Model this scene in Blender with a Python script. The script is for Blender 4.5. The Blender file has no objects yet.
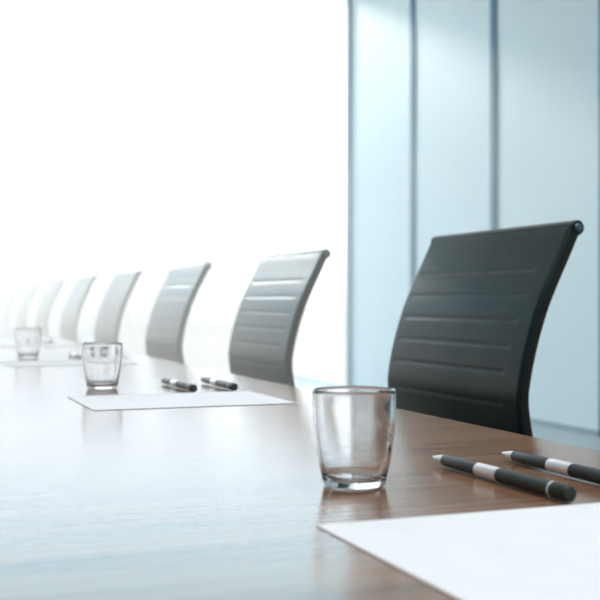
import bpy, bmesh, math, random
from mathutils import Vector
S = bpy.context.scene
C = S.collection

# ------------------------------------------------------------------ scale
h = 0.155                 # camera above the table top
TOP = 0.74                # table top above the floor
STEP = 1.0742             # seat to seat

# ------------------------------------------------------------------ camera
cd = bpy.data.cameras.new('camera'); cam = bpy.data.objects.new('camera', cd); C.objects.link(cam)
cam.location = (0, 0, TOP + h)
cam.rotation_euler = (math.radians(90), 0, -math.atan(420 / 1100))
cd.sensor_width = 36; cd.lens = 66; cd.clip_start = 0.02; cd.clip_end = 3000
cd.dof.use_dof = True; cd.dof.focus_distance = 1.2; cd.dof.aperture_fstop = 9.0
S.camera = cam

# ------------------------------------------------------------------ sky
w = bpy.data.worlds.new('sky'); S.world = w; w.use_nodes = True
nt = w.node_tree; nt.nodes.clear()
tc = nt.nodes.new('ShaderNodeTexCoord'); sx = nt.nodes.new('ShaderNodeSeparateXYZ')
rp = nt.nodes.new('ShaderNodeValToRGB'); mp = nt.nodes.new('ShaderNodeMapRange')
bg = nt.nodes.new('ShaderNodeBackground'); wo = nt.nodes.new('ShaderNodeOutputWorld')
nt.links.new(tc.outputs['Generated'], sx.inputs[0]); nt.links.new(sx.outputs['Z'], mp.inputs['Value'])
mp.inputs['From Min'].default_value = -0.1; mp.inputs['From Max'].default_value = 0.4
nt.links.new(mp.outputs[0], rp.inputs[0]); nt.links.new(rp.outputs[0], bg.inputs[0]); nt.links.new(bg.outputs[0], wo.inputs[0])
cr = rp.color_ramp
cr.elements[0].position = 0.0; cr.elements[0].color = (0.36, 0.33, 0.30, 1)
cr.elements[1].position = 1.0; cr.elements[1].color = (0.80, 0.90, 0.97, 1)
for p, c in ((0.2, (0.40, 0.38, 0.35, 1)), (0.36, (0.98, 0.97, 0.95, 1)), (0.50, (0.82, 0.93, 1.0, 1)), (0.72, (0.28, 0.58, 0.69, 1))):
    e = cr.elements.new(p); e.color = c
bg.inputs[1].default_value = 4.4

# ------------------------------------------------------------------ low hazy sun through the end window
sl = bpy.data.lights.new('sun', 'SUN'); sl.energy = 2.8; sl.angle = math.radians(6); sl.color = (1.0, 0.95, 0.88)
so = bpy.data.objects.new('sun', sl); C.objects.link(so)
_az, _el = math.radians(-10), math.radians(22.5)
so.rotation_euler = Vector((math.sin(_az) * math.cos(_el), math.cos(_az) * math.cos(_el), math.sin(_el))).to_track_quat('Z', 'Y').to_euler()

# ------------------------------------------------------------------ large lights
def area(name, loc, rot, sx_, sy_, power, col=(1, 1, 1), portal=False):
    l = bpy.data.lights.new(name, 'AREA'); l.shape = 'RECTANGLE'; l.size = sx_; l.size_y = sy_
    l.energy = power; l.color = col
    if portal: l.cycles.is_portal = True
    o = bpy.data.objects.new(name, l); C.objects.link(o); o.location = loc; o.rotation_euler = rot
    return o
area('fill_light_near', (0.6, 0.4, 4.5), (0, 0, 0), 5.0, 4.5, 180, (0.97, 0.98, 1.0))  # unseen fill light, added to brighten the near sheet and table
area('fill_light_far', (1.8, 8.0, 4.5), (0, 0, 0), 3.5, 6.0, 60, (1.0, 0.98, 0.96))  # second unseen fill, added to brighten the haze and right wall
area('window_portal_end', (0.9, 11.75, 2.3), (math.radians(-90), 0, 0), 7.0, 4.5, 1, portal=True)
area('window_portal_side', (4.40, 10.97, 2.3), (0, math.radians(90), 0), 4.5, 1.3, 1, portal=True)

S.view_settings.view_transform = 'Standard'; S.view_settings.look = 'None'
S.view_settings.gamma = 1; S.view_settings.use_curve_mapping = False
S.view_settings.exposure = 0.0
S.cycles.volume_bounces = 2

# ------------------------------------------------------------------ materials
def mat(name, col, rough=0.5, metal=0.0, spec=0.5, **k):
    m = bpy.data.materials.new(name); m.use_nodes = True
    b = m.node_tree.nodes['Principled BSDF']
    b.inputs['Base Color'].default_value = (*col, 1); b.inputs['Roughness'].default_value = rough
    b.inputs['Metallic'].default_value = metal; b.inputs['Specular IOR Level'].default_value = spec
    for kk, v in k.items(): b.inputs[kk.replace('_', ' ')].default_value = v
    return m
def noise_vary(m, c1, c2, scale=8, rough=None, bump=0.0, stretch=(1, 1, 1), detail=4):
    t = m.node_tree; b = t.nodes['Principled BSDF']
    tc = t.nodes.new('ShaderNodeTexCoord'); mp = t.nodes.new('ShaderNodeMapping'); n = t.nodes.new('ShaderNodeTexNoise')
    r = t.nodes.new('ShaderNodeValToRGB')
    mp.inputs['Scale'].default_value = stretch
    t.links.new(tc.outputs['Object'], mp.inputs[0]); t.links.new(mp.outputs[0], n.inputs[0])
    n.inputs['Scale'].default_value = scale; n.inputs['Detail'].default_value = detail
    t.links.new(n.outputs[0], r.inputs[0])
    r.color_ramp.elements[0].position = 0.3; r.color_ramp.elements[1].position = 0.7
    r.color_ramp.elements[0].color = (*c1, 1); r.color_ramp.elements[1].color = (*c2, 1)
    t.links.new(r.outputs[0], b.inputs['Base Color'])
    if bump:
        bp = t.nodes.new('ShaderNodeBump'); bp.inputs['Strength'].default_value = bump; bp.inputs['Distance'].default_value = 0.001
        t.links.new(n.outputs[0], bp.inputs['Height']); t.links.new(bp.outputs[0], b.inputs['Normal'])
    return m
def glassmat(name, ior=1.45, col=(1, 1, 1)):
    m = bpy.data.materials.new(name); m.use_nodes = True
    b = m.node_tree.nodes['Principled BSDF']
    b.inputs['Base Color'].default_value = (*col, 1)
    b.inputs['Transmission Weight'].default_value = 1; b.inputs['Roughness'].default_value = 0.0; b.inputs['IOR'].default_value = ior
    return m
def panemat(name):
    m = bpy.data.materials.new(name); m.use_nodes = True; t = m.node_tree; t.nodes.clear()
    o = t.nodes.new('ShaderNodeOutputMaterial'); mx = t.nodes.new('ShaderNodeMixShader'); fr = t.nodes.new('ShaderNodeFresnel')
    tr = t.nodes.new('ShaderNodeBsdfTransparent'); gl = t.nodes.new('ShaderNodeBsdfGlossy')
    gl.inputs['Roughness'].default_value = 0.0; fr.inputs[0].default_value = 1.3
    ge = t.nodes.new('ShaderNodeNewGeometry'); iv = t.nodes.new('ShaderNodeMath'); iv.operation = 'SUBTRACT'; iv.inputs[0].default_value = 1.0
    ml = t.nodes.new('ShaderNodeMath'); ml.operation = 'MULTIPLY'
    t.links.new(ge.outputs['Backfacing'], iv.inputs[1]); t.links.new(iv.outputs[0], ml.inputs[0]); t.links.new(fr.outputs[0], ml.inputs[1])
    tr.inputs[0].default_value = (0.985, 0.99, 0.99, 1)
    t.links.new(ml.outputs[0], mx.inputs[0]); t.links.new(tr.outputs[0], mx.inputs[1]); t.links.new(gl.outputs[0], mx.inputs[2])
    t.links.new(mx.outputs[0], o.inputs[0]); return m

def wood(name, axis):
    m = bpy.data.materials.new(name); m.use_nodes = True; t = m.node_tree; b = t.nodes['Principled BSDF']
    tc = t.nodes.new('ShaderNodeTexCoord')
    def layer(scale, st, det, dist=0.0):
        mp = t.nodes.new('ShaderNodeMapping'); mp.inputs['Scale'].default_value = st
        n = t.nodes.new('ShaderNodeTexNoise'); n.inputs['Scale'].default_value = scale; n.inputs['Detail'].default_value = det
        n.inputs['Distortion'].default_value = dist
        t.links.new(tc.outputs['Object'], mp.inputs[0]); t.links.new(mp.outputs[0], n.inputs[0]); return n
    a, c = ((1, 16, 16), (1.6, 90, 90)) if axis == 'X' else ((16, 16, 1), (90, 90, 1.6))
    n1 = layer(3.0, a, 5, 0.6); n2 = layer(3.0, c, 3, 0.2)
    mx = t.nodes.new('ShaderNodeMix'); mx.data_type = 'FLOAT'; mx.inputs[0].default_value = 0.38
    t.links.new(n1.outputs[0], mx.inputs[2]); t.links.new(n2.outputs[0], mx.inputs[3])
    r = t.nodes.new('ShaderNodeValToRGB'); e = r.color_ramp.elements
    e[0].position = 0.33; e[0].color = (0.080, 0.042, 0.026, 1); e[1].position = 0.68; e[1].color = (0.30, 0.19, 0.125, 1)
    q = e.new(0.5); q.color = (0.25, 0.130, 0.072, 1)
    t.links.new(mx.outputs[0], r.inputs[0]); t.links.new(r.outputs[0], b.inputs['Base Color'])
    mr = t.nodes.new('ShaderNodeMapRange'); mr.inputs['To Min'].default_value = 0.165; mr.inputs['To Max'].default_value = 0.175
    t.links.new(mx.outputs[0], mr.inputs[0]); t.links.new(mr.outputs[0], b.inputs['Roughness'])
    b.inputs['Specular IOR Level'].default_value = 0.40
    return m

M = {}
M['wood'] = wood('walnut_veneer', 'X'); M['wood_leg'] = wood('walnut_leg', 'Z')
M['leather'] = noise_vary(mat('black_leather', (0.012, 0.017, 0.017), 0.35, spec=0.43), (0.004, 0.013, 0.013), (0.007, 0.018, 0.017), 60, bump=0.12)
M['frame'] = mat('dark_frame', (0.030, 0.022, 0.014), 0.45, spec=0.3)
M['chrome'] = mat('brushed_chrome', (0.62, 0.64, 0.66), 0.22, 1.0)
M['cap'] = mat('dark_chrome', (0.20, 0.26, 0.28), 0.3, 1.0)
M['rubber'] = mat('castor_rubber', (0.02, 0.02, 0.02), 0.7)
M['paper'] = noise_vary(mat('white_paper', (0.88, 0.90, 0.91), 0.75, spec=0.15), (0.86, 0.885, 0.90), (0.90, 0.915, 0.92), 30)
M['pen'] = mat('pen_soft_black', (0.022, 0.028, 0.028), 0.42, spec=0.4)
M['silver'] = mat('pen_silver', (0.88, 0.89, 0.90), 0.3, 0.35)
M['tip'] = mat('pen_white_tip', (0.85, 0.85, 0.85), 0.3)
M['glass'] = glassmat('clear_glass', 1.46)
M['pane'] = panemat('window_glass')
M['wall'] = noise_vary(mat('pale_blue_panel', (0.5, 0.68, 0.74), 0.45, spec=0.3), (0.62, 0.77, 0.83), (0.65, 0.80, 0.86), 1.5)
M['joint'] = mat('blue_post', (0.012, 0.13, 0.21), 0.5)
M['plaster'] = noise_vary(mat('plaster', (0.5, 0.55, 0.57), 0.8), (0.32, 0.37, 0.39), (0.36, 0.41, 0.43), 3)
M['slate'] = noise_vary(mat('slate_blue_paint', (0.1, 0.13, 0.14), 0.7), (0.08, 0.105, 0.115), (0.10, 0.13, 0.14), 3)
M['ceil'] = noise_vary(mat('ceiling_paint', (0.7, 0.74, 0.76), 0.9), (0.62, 0.68, 0.70), (0.66, 0.71, 0.73), 2)
M['floor'] = noise_vary(mat('floor_stone', (0.4, 0.5, 0.55), 0.3), (0.17, 0.25, 0.29), (0.21, 0.29, 0.33), 2.5)
M['alu'] = mat('pale_aluminium', (0.72, 0.76, 0.78), 0.4, 0.3)
M['end'] = mat('pale_blue_end_post', (0.42, 0.50, 0.55), 0.5)
M['skirt'] = mat('blue_grey_skirting', (0.22, 0.34, 0.40), 0.5)
M['ground'] = noise_vary(mat('pale_ground', (0.5, 0.48, 0.44), 0.95), (0.34, 0.275, 0.215), (0.37, 0.30, 0.235), 0.02)

# ------------------------------------------------------------------ mesh helpers
def link(name, bm, m, parent=None, smooth=False, bevel=0.0, seg=3):
    if bevel:
        es = [e for e in bm.edges if len(e.link_faces) == 2 and e.calc_face_angle(0) > 0.6]
        bmesh.ops.bevel(bm, geom=es, offset=bevel, segments=seg, profile=0.5, affect='EDGES')
    bmesh.ops.recalc_face_normals(bm, faces=bm.faces)
    me = bpy.data.meshes.new(name); bm.to_mesh(me); bm.free()
    if smooth:
        for p in me.polygons: p.use_smooth = True
    ms = m if isinstance(m, (list, tuple)) else [m]
    for q in ms: me.materials.append(q)
    o = bpy.data.objects.new(name, me); C.objects.link(o)
    if parent: o.parent = parent
    if smooth == 'auto':
        me.set_sharp_from_angle(angle=math.radians(35))
    return o
def box(bm, x0, x1, y0, y1, z0, z1):
    v = [bm.verts.new((x, y, z)) for x in (x0, x1) for y in (y0, y1) for z in (z0, z1)]
    for f in ((0, 1, 3, 2), (4, 6, 7, 5), (0, 4, 5, 1), (2, 3, 7, 6), (0, 2, 6, 4), (1, 5, 7, 3)):
        bm.faces.new([v[i] for i in f])
def boxbm(*a):
    bm = bmesh.new(); box(bm, *a); return bm
def lathe(bm, prof, axis=(0, 0, 1), origin=(0, 0, 0), seg=48, closed=False):
    """prof: (radius, along) pairs; radius 0 makes a pole."""
    ax = Vector(axis).normalized(); o = Vector(origin)
    u = ax.orthogonal().normalized(); v = ax.cross(u)
    rings = []
    for r, t in prof:
        if r < 1e-7: rings.append([bm.verts.new(o + ax * t)])
        else: rings.append([bm.verts.new(o + ax * t + (u * math.cos(2 * math.pi * i / seg) + v * math.sin(2 * math.pi * i / seg)) * r) for i in range(seg)])
    pairs = list(zip(rings[:-1], rings[1:]))
    if closed: pairs.append((rings[-1], rings[0]))
    for a, b in pairs:
        if len(a) == 1 and len(b) == 1: continue
        for i in range(seg):
            j = (i + 1) % seg
            if len(a) == 1: bm.faces.new((a[0], b[i], b[j]))
            elif len(b) == 1: bm.faces.new((a[i], a[j], b[0]))
            else: bm.faces.new((a[i], a[j], b[j], b[i]))
def tube(bm, pts, rad, seg=14):
    P = [Vector(p) for p in pts]; rings = []
    up = None
    for i, p in enumerate(P):
        t = (P[min(i + 1, len(P) - 1)] - P[max(i - 1, 0)]).normalized()
        if up is None: up = t.orthogonal().normalized()
        up = (up - t * up.dot(t)).normalized(); v = t.cross(up)
        r = rad[i] if isinstance(rad, (list, tuple)) else rad
        rings.append([bm.verts.new(p + (up * math.cos(2 * math.pi * k / seg) + v * math.sin(2 * math.pi * k / seg)) * r) for k in range(seg)])
    for a, b in zip(rings[:-1], rings[1:]):
        for k in range(seg): bm.faces.new((a[k], a[(k + 1) % seg], b[(k + 1) % seg], b[k]))
    bm.faces.new(rings[0][::-1]); bm.faces.new(rings[-1])
def catmull(P, n):
    out = []
    Q = [tuple(2 * a - b for a, b in zip(P[0], P[1]))] + list(P) + [tuple(2 * a - b for a, b in zip(P[-1], P[-2]))]
    for i in range(1, len(Q) - 2):
        for k in range(n):
            t = k / n
            out.append(tuple(0.5 * ((2 * b) + (-a + c) * t + (2 * a - 5 * b + 4 * c - d) * t * t + (-a + 3 * b - 3 * c + d) * t ** 3)
                             for a, b, c, d in zip(Q[i - 1], Q[i], Q[i + 1], Q[i + 2])))
    out.append(tuple(P[-1])); return out
def resample(P, step):
    out = [P[0]]; need = step
    for a, b in zip(P[:-1], P[1:]):
        L = math.dist(a, b); pos = 0
        while L - pos >= need:
            pos += need; t = pos / L; out.append(tuple(x + (y - x) * t for x, y in zip(a, b))); need = step
        need -= (L - pos)
    return out
def empty(name, label, cat, loc=(0, 0, 0), group=None):
    o = bpy.data.objects.new(name, None); C.objects.link(o); o.location = loc; o.empty_display_size = 0.1
    tag(o, label, cat, group); return o
def tag(o, label, cat, group=None):
    o['label'] = label; o['category'] = cat
    if group: o['group'] = group
    return o
def struct(name, bm, m, parent=None, **k):
    o = link(name, bm, m, parent, **k)
    if not parent: o['kind'] = 'structure'
    return o
def copy_tree(o, parent=None):
    c = o.copy(); C.objects.link(c); c.parent = parent
    for ch in list(o.children): copy_tree(ch, c)
    return c

# ------------------------------------------------------------------ the room
XR, XL, Y0, YE, YG, HC = 4.43, -4.0, -3.0, 11.8, 10.16, 4.6
struct('floor', boxbm(XL - .1, XR + .1, Y0 - .1, YE + .1, -.1, 0), M['floor'])
struct('ceiling', boxbm(XL - .1, XR + .1, Y0 - .1, YE + .1, HC, HC + .1), M['ceil'])
bm = bmesh.new()
ys = [10.16 - 1.38 * k for k in range(11)]
ys = [y for y in ys if y > Y0] + [Y0]
for a, b in zip(ys[:-1], ys[1:]): box(bm, XR, XR + .1, b + .004, a - .004, 0, HC)
struct('wall_right', bm, M['wall'], bevel=0.003, seg=1)
for k, y in enumerate(ys[1:-1]):
    struct('trim_%d' % (k + 1), boxbm(XR - .012, XR + .02, y - .042, y + .042, 0.002, HC), M['joint'])
struct('trim_90', boxbm(XR - .03, XR + .1, YG, YG + .07, 0, HC), M['end'])
struct('baseboard_right', boxbm(XR - .012, XR, Y0, YG, 0, .035), M['skirt'])
struct('wall_back', boxbm(XL, XR, Y0 - .1, Y0, 0, HC), M['plaster'])
struct('wall_left', boxbm(XL - .1, XL, Y0, YE, 0, HC), M['slate'])
def glazing(name, horiz, a0, a1, p):
    """frameless full-height glazing along X (horiz) or Y."""
    f = bmesh.new()
    def bb(b, s0, s1, d0, d1, z0, z1):
        if horiz: box(b, s0, s1, p + d0, p + d1, z0, z1)
        else: box(b, p + d0, p + d1, s0, s1, z0, z1)
    bb(f, a0, a1, -.03, .03, 0, .04); bb(f, a0, a1, -.03, .03, HC - .06, HC)
    o = struct(name, f, M['alu'])
    g = bmesh.new(); bb(g, a0, a1, -.001, .001, .04, HC - .06)
    link('pane', g, M['pane'], o)
struct('wall_end_blocker', boxbm(XL, -2.6, YE - .1, YE, 0, HC), M['slate'])  # unseen wall strip, added to keep window glare off the nearest chair
glazing('window_1', True, -2.6, XR - .03, YE - .03)
glazing('window_2', False, YG + .07, YE, XR + .03)

# ------------------------------------------------------------------ the city beyond the glass
struct('ground', boxbm(-900, 900, 13, 1500, -14.2, -14), M['ground'])
def facade(name, col, dark):
    m = bpy.data.materials.new(name); m.use_nodes = True; t = m.node_tree; b = t.nodes['Principled BSDF']
    tc = t.nodes.new('ShaderNodeTexCoord'); br = t.nodes.new('ShaderNodeTexBrick'); mp = t.nodes.new('ShaderNodeMapping')
    sp = t.nodes.new('ShaderNodeSeparateXYZ'); ad = t.nodes.new('ShaderNodeMath'); cb = t.nodes.new('ShaderNodeCombineXYZ')
    t.links.new(tc.outputs['Object'], sp.inputs[0]); t.links.new(sp.outputs['X'], ad.inputs[0]); t.links.new(sp.outputs['Y'], ad.inputs[1])
    t.links.new(ad.outputs[0], cb.inputs['X']); t.links.new(sp.outputs['Z'], cb.inputs['Y'])
    t.links.new(cb.outputs[0], br.inputs['Vector'])
    br.offset = 0.0; br.inputs['Scale'].default_value = 0.33; br.inputs['Mortar Size'].default_value = 0.18
    br.inputs['Brick Width'].default_value = 1.0; br.inputs['Row Height'].default_value = 1.0
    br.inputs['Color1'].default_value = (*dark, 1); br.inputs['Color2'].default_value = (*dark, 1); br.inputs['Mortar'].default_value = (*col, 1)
    t.links.new(br.outputs[0], b.inputs['Base Color']); b.inputs['Roughness'].default_value = 0.8
    return m
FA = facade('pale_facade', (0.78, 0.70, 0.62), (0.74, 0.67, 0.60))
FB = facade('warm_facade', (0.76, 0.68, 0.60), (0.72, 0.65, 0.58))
yaw = math.atan(420 / 1100)
def building(px, y_top, dist, wid, m, label, steps):
    ang = yaw + math.atan((px - 300) / 1100)
    top = TOP + h + (300 - y_top) / 1100 * dist
    r = empty('office_building', label, 'building', (dist * math.sin(ang), dist * math.cos(ang), -14), 'hazy buildings on the skyline')
    r.rotation_euler.z = -ang
    H_ = top + 14; z = 0
    n = len(steps)
    b = bmesh.new()
    for i, (f, ww) in enumerate(steps):
        z1 = H_ * f; box(b, -wid / 2 * ww, wid / 2 * ww, -wid * .35 * ww, wid * .35 * ww, z, z1); z = z1
    link('tower', b, m, r)
    pl = bmesh.new(); ww = steps[-1][1]
    box(pl, -wid * .12 * ww, wid * .12 * ww, -wid * .1, wid * .1, H_, H_ + 2.2)
    link('roof_plant_room', pl, m, r)
building(48, 233, 600, 17, FA, 'faint hazy building on the skyline above the leftmost few chairs', ((.9, 1), (1, .7)))
building(112, 229, 640, 18, FB, 'faint hazy tower on the skyline above the gap between fourth and fifth chairs', ((.86, 1), (.94, .75), (1, .45)))
building(163, 238, 560, 15, FB, 'faint low hazy building on the skyline just left of the third chair from the right', ((.92, 1), (1, .6)))
building(222, 227, 620, 22, FA, 'faint wide hazy tower on the skyline between the second and third chairs from the right', ((.88, 1), (1, .8)))

# ------------------------------------------------------------------ the table
XT0, XT1, YT0, YT1 = -0.86, 4.456 * h, -1.6, 10.9
t = empty('conference_table', 'long dark walnut conference table with glossy reflecting top', 'table', (0, 0, 0))
link('tabletop', boxbm(XT0, XT1, YT0, YT1, TOP - .035, TOP), M['wood'], t, bevel=.002, seg=2)
for y in (-1.0, 2.9, 6.8, 10.3):
    link('leg', boxbm(XT0 + .45, XT1 - .45, y - .04, y + .04, 0.0, TOP - .035), M['wood_leg'], t, bevel=.004, seg=2)

# ------------------------------------------------------------------ the chair (origin: floor, near side of the backrest; faces -X)
CW = 0.49
PB = [(1.0620, .2740), (1.0555, .2635), (1.0388, .2293), (1.0085, .1678), (.9895, .1214), (.9735, .0689), (.9625, .0158), (.9612, -.0167), (.9690, -.064),
      (.983, -.115), (.990, -.165), (.982, -.215), (.955, -.255), (.905, -.274), (.83, -.277), (.74, -.270), (.65, -.268), (.59, -.278), (.565, -.300)]
PB = [(x, z + TOP) for x, z in PB]
prof = resample(catmull(PB, 20), 0.0032)
RIB = [.200, .158, .117, .076, .034, -.014, -.060, -.105]
def ribw(i):
    x, z = prof[i]; best = 9
    if x < .90: return None
    for r in RIB:
        if abs(z - TOP - r) < best: best = abs(z - TOP - r)
    return best
def normal(i):
    a = prof[max(i - 1, 0)]; b = prof[min(i + 1, len(prof) - 1)]
    dx, dz = b[0] - a[0], b[1] - a[1]; L = math.hypot(dx, dz)
    return (dz / L, -dx / L)         # towards the sitter (-X on the backrest, +Z on the seat)
# split the sling into backrest and seat at the lowest back bend
split = next(i for i, p in enumerate(prof) if p[1] < TOP - .235)
def sling(i0, i1, ribs):
    bm = bmesh.new(); ny = 72; T = .0145; inset = .001
    ya = [inset + (CW - 2 * inset) * (0.5 - 0.5 * math.cos(math.pi * k / ny)) for k in range(ny + 1)]
    F, B = [], []
    for i in range(i0, i1 + 1):
        x, z = prof[i]; nx, nz = normal(i)
        if nx > 0 and x > .95 and z > TOP - .1: nx, nz = -nx, -nz
        fr, bk = [], []
        for y in ya:
            e = min(y - inset, CW - inset - y)
            q = max(0, .0075 - e); edge = -(.0075 - math.sqrt(max(0, .0075 ** 2 - q * q)))
            d = 0
            if ribs:
                rw = ribw(i)
                if rw is not None:
                    env = min(1, max(0, (y - .050) / .008)) * min(1, max(0, (CW - .026 - y) / .008))
                    d = env * (-.0016 * math.exp(-(rw / .0023) ** 2))
            f = T + edge + d
            fr.append(bm.verts.new((x + nx * f, y, z + nz * f)))
            g = .0 - edge * .4
            bk.append(bm.verts.new((x + nx * g, y, z + nz * g)))
        F.append(fr); B.append(bk)
    n = len(F)
    for i in range(n - 1):
        for k in range(ny):
            bm.faces.new((F[i][k], F[i][k + 1], F[i + 1][k + 1], F[i + 1][k]))
            bm.faces.new((B[i][k], B[i + 1][k], B[i + 1][k + 1], B[i][k + 1]))
        bm.faces.new((F[i][0], F[i + 1][0], B[i + 1][0], B[i][0]))
        bm.faces.new((F[i][ny], B[i][ny], B[i + 1][ny], F[i + 1][ny]))
    for i in (0, n - 1):
        for k in range(ny): bm.faces.new((F[i][k], B[i][k], B[i][k + 1], F[i][k + 1]))
    return bm
def rail(y0, y1):
    """flat rounded rail following the whole sling."""
    bm = bmesh.new(); rings = []
    sec = [(-.005, .3), (-.004, .05), (-.002, 0), (.003, 0), (.005, .1), (.0055, .4), (.0055, .9), (.003, 1), (-.003, 1), (-.005, .8)]
    for i in range(0, len(prof), 3):
        x, z = prof[i]; nx, nz = normal(i)
        rings.append([bm.verts.new((x + nx * a, y0 + (y1 - y0) * b, z + nz * a)) for a, b in sec])
    for a, b in zip(rings[:-1], rings[1:]):
        for k in range(len(sec)): bm.faces.new((a[k], a[(k + 1) % len(sec)], b[(k + 1) % len(sec)], b[k]))
    bm.faces.new(rings[0]); bm.faces.new(rings[-1][::-1]); return bm

CH = empty('office_chair', 'x', 'chair', (0, 0, 0), 'chairs in a row along the table')
link('backrest', sling(0, split, True), M['leather'], CH, smooth=True)
link('seat', sling(split, len(prof) - 4, False), M['leather'], CH, smooth=True)
for a, b in ((0, .012), (CW - .012, CW)):
    link('side_frame', rail(a, b), M['frame'], CH, smooth='auto')
BX, BZ, BR = 1.0575, TOP + .2725, .0125
b = bmesh.new(); lathe(b, [(0, 0.0005), (BR * .86, 0.0005), (BR, .002), (BR, CW - .002), (BR * .86, CW - .0005), (0, CW - .0005)], (0, 1, 0), (BX, 0, BZ), 32)
tb = link('top_bar', b, M['leather'], CH, smooth='auto')
for y, s in ((0, -1), (CW, 1)):
    b = bmesh.new(); R_ = .0072
    lathe(b, [(0, .0035), (R_ * .5, .0033), (R_ * .85, .0024), (R_, .0008), (R_, -.001), (0, -.001)], (0, s, 0), (BX, y, BZ), 28)
    o = link('end_cap', b, M['cap'], tb, smooth='auto'); o['label'] = 'small round chrome end cap'
# under-seat cross bars, column, five-star base with castors
for x, z in ((.86, TOP - .288), (.68, TOP - .283)):
    b = bmesh.new(); tube(b, [(x, .004, z), (x, CW - .004, z)], .009); link('cross_bar', b, M['chrome'], CH, smooth='auto')
cx, cy = .775, CW / 2
link('tilt_mechanism', boxbm(cx - .11, cx + .10, cy - .05, cy + .05, TOP - .335, TOP - .288), M['frame'], CH, bevel=.008)
b = bmesh.new(); lathe(b, [(0, .085), (.03, .085), (.03, .24), (.018, .242), (.018, TOP - .333), (0, TOP - .333)], (0, 0, 1), (cx, cy, 0), 28)
link('column', b, M['chrome'], CH, smooth='auto')
base = bmesh.new(); lathe(base, [(0, .072), (.036, .072), (.038, .10), (.03, .118), (0, .118)], (0, 0, 1), (cx, cy, 0), 28)
ends = []
for k in range(5):
    a = 2 * math.pi * k / 5 + .3
    d = Vector((math.cos(a), math.sin(a), 0)); c0 = Vector((cx, cy, 0))
    tube(base, [c0 + d * .02 + Vector((0, 0, .095)), c0 + d * .15 + Vector((0, 0, .088)), c0 + d * .29 + Vector((0, 0, .072))], [.019, .015, .011], 12)
    ends.append((c0 + d * .285, a))
bo = link('star_base', base, M['chrome'], CH, smooth='auto')
for p, a in ends:
    b = bmesh.new()
    s = Vector((-math.sin(a), math.cos(a), 0))
    for q in (-1, 1):
        lathe(b, [(0, -.008), (.024, -.008), (.0275, -.005), (.0275, .005), (.024, .008), (0, .008)], s, Vector((p.x, p.y, .0275)) + s * .011 * q, 24)
    tube(b, [(p.x, p.y, .03), (p.x, p.y, .066)], .006, 10)
    link('castor', b, M['rubber'], bo, smooth='auto')
chair_labels = ['large black ribbed office chair nearest the camera, beside two black pens',
    'second chair from the right, grey-lit ribbed back between blue wall and third chair',
    'third chair from the right, pale back just left of the pens on the second sheet',
    'fourth chair from the right, pale back rising behind the second water glass',
    'fifth chair from the right, faded back left of the second glass',
    'fifth chair counting from the far left edge, its back left of the chair above the second glass',
    'third chair from the left edge, faint back right above the farthest glass',
    'second chair from the left edge, almost lost in bright haze',
    'leftmost chair, barely visible in bright haze at the photo edge']
chair_labels[5] = 'sixth chair from the right, narrow hazy back right of the farthest glass'
chair_labels[6] = 'seventh chair from the right, faint hazy back above the farthest glass'
for n in range(9):
    o = CH if n == 0 else copy_tree(CH)
    o.location = (0, 1.505 + STEP * n, 0); o['label'] = chair_labels[n]

# ------------------------------------------------------------------ glasses
def glass():
    b = bmesh.new()
    outer = [(0, .0012), (.012, .0010), (.0215, .0), (.0245, .0006), (.0260, .0025), (.0276, .009), (.0295, .018), (.0315, .029), (.0333, .042), (.0345, .056), (.0351, .070), (.0350, .0792)]
    lip = [(.0347, .0801), (.0340, .0804), (.0333, .0801)]
    inner = [(.0328, .0792), (.0325, .070), (.0318, .056), (.0305, .042), (.0286, .029), (.0264, .0185), (.0240, .0105), (.0205, .0066), (.016, .0056), (.008, .0052), (0, .0051)]
    o2 = outer[:3] + catmull(outer[3:], 4) + lip + catmull(inner[:7], 4)[:-1] + inner[6:]
    lathe(b, o2, seg=96); return b
g0 = link('drinking_glass', glass(), M['glass'], None, smooth=True)
gl = ['largest clear empty tumbler, on the wood between sheet and nearest chair', 'middle clear tumbler standing left of the second pair of pens', 'small farthest clear tumbler at the left edge in bright haze']
for n in range(3):
    o = g0 if n == 0 else g0.copy()
    if n: C.objects.link(o)
    o.location = ((.3695, .362, .3675)[n], .841 + STEP * n, TOP + .0003); tag(o, gl[n], 'glass', 'water glasses along the table')

# ------------------------------------------------------------------ paper
def sheet():
    b = bmesh.new(); X0, X1, Ya, Yb = 0, .305, 0, .234
    box(b, X0, X1, Ya, Yb, 0, .0006); return b
p0 = link('paper_sheet', sheet(), M['paper'])
pl = ['large blank white sheet at the lower right corner, nearest the camera', 'blank white sheet under the second pair of pens, before the middle tumbler',
      'blank white sheet at left edge, between middle and farthest tumblers', 'hazy white sheet just beyond the farthest tumbler', 'farthest hazy white sheet at the left edge of the table']
for n in range(5):
    o = p0 if n == 0 else p0.copy()
    if n: C.objects.link(o)
    o.location = (1.80 * h, 4.517 * h - .234 + STEP * n, TOP + .0003); tag(o, pl[n], 'paper', 'blank sheets laid along the table')

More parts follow.
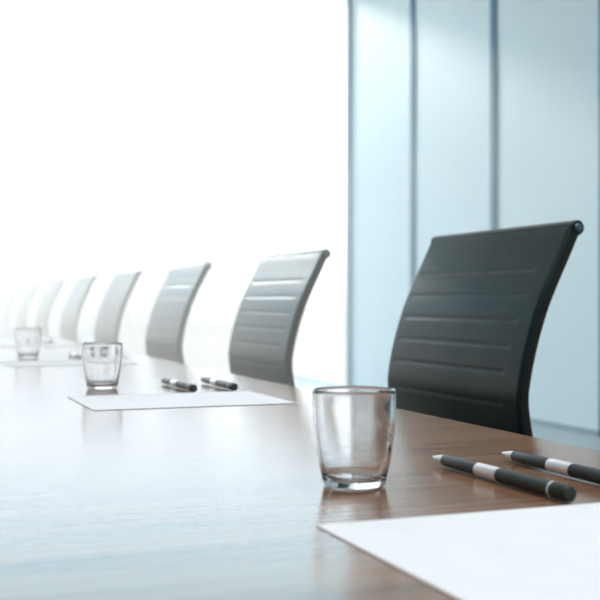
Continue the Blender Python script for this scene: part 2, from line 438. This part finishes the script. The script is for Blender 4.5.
# ------------------------------------------------------------------ pens (along -Y from the tip at the origin)
def pen(L, cuts):
    """cuts: tip end, band start, band end, ring, (fractions of the length)."""
    r = empty('pen', 'x', 'pen'); ax = (0, -1, 0)
    R0, R1 = .0051, .0067
    def rad(f): return R0 + (R1 - R0) * f
    c1, c2, c3, c4 = cuts
    def seg_(name, prof, m, par=r, lab=None):
        b = bmesh.new(); lathe(b, prof, ax, (0, 0, R1 + .0003), 32); o = link(name, b, m, par, smooth='auto')
        if lab: o['label'] = lab
        return o
    seg_('tip', [(0, 0), (.0010, .0004), (.0022, .006), (.0040, c1 * L * .7), (rad(c1) - .0008, c1 * L), (0, c1 * L)], M['tip'], r, 'white conical tip')
    seg_('grip', [(0, c1 * L), (rad(c1) - .0003, c1 * L), (rad(c1), c1 * L + .001), (rad(c2), c2 * L), (0, c2 * L)], M['pen'])
    seg_('band', [(0, c2 * L), (rad(c2) + .0001, c2 * L), (rad(c2) + .0002, c2 * L + .001), (rad(c3) + .0002, c3 * L - .001), (rad(c3) + .0001, c3 * L), (0, c3 * L)], M['silver'], r, 'bright silver band')
    seg_('barrel', [(0, c3 * L), (rad(c3), c3 * L), (rad(c4), c4 * L), (0, c4 * L)], M['pen'])
    seg_('ring', [(0, c4 * L), (rad(c4) + .0002, c4 * L), (rad(c4) + .0002, c4 * L + .002), (0, c4 * L + .002)], M['silver'], r, 'thin silver ring')
    seg_('cap', [(0, c4 * L + .002), (R1, c4 * L + .002), (R1, L - .003), (R1 * .93, L - .001), (R1 * .8, L), (0, L)], M['pen'])
    return r
pa = pen(.215, (.105, .38, .54, .895))
pn = {(0, 0): 'black pen with silver band beside the nearest sheet, nearer the sheet', (0, 1): 'black pen at the right edge, nearer the table edge and cut off by the frame',
      (1, 0): 'hazy brown-grey pen nearer the second sheet, left of its pair', (1, 1): 'hazy brown-grey pen just below the second chair, right of its pair',
      (2, 0): 'short faint pen left of the middle tumbler', (2, 1): 'faint pen seen through the middle tumbler',
      (3, 0): 'tiny faint pen seen through the farthest tumbler', (3, 1): 'tiny faint pen just right of the farthest tumbler', (4, 1): 'farthest tiny pen, left of the farthest tumbler'}
first = True
for (n, k), lab in pn.items():
    o = pa if first else copy_tree(pa); first = False
    x, y = ((.487, .924), (.5623, .924))[k]
    o.location = (x, y + STEP * n, TOP + .0001); o.rotation_euler.z = (.02, .0)[k]
    tag(o, lab, 'pen', 'pens in pairs along the table')

# ------------------------------------------------------------------ bright haze over the far part of the table
hm = bpy.data.materials.new('haze'); hm.use_nodes = True; ht = hm.node_tree; ht.nodes.clear()
ho = ht.nodes.new('ShaderNodeOutputMaterial'); hv = ht.nodes.new('ShaderNodeVolumeScatter')
hv.inputs['Color'].default_value = (1, .94, .85, 1); hv.inputs['Density'].default_value = .29; hv.inputs['Anisotropy'].default_value = 0.48
ht.links.new(hv.outputs[0], ho.inputs['Volume'])
o = link('haze', boxbm(-2.3, 1.40, 1.72, YE - .1, .02, 1.28), hm)
o['kind'] = 'stuff'; tag(o, 'bright white haze over the far end of the table', 'haze')
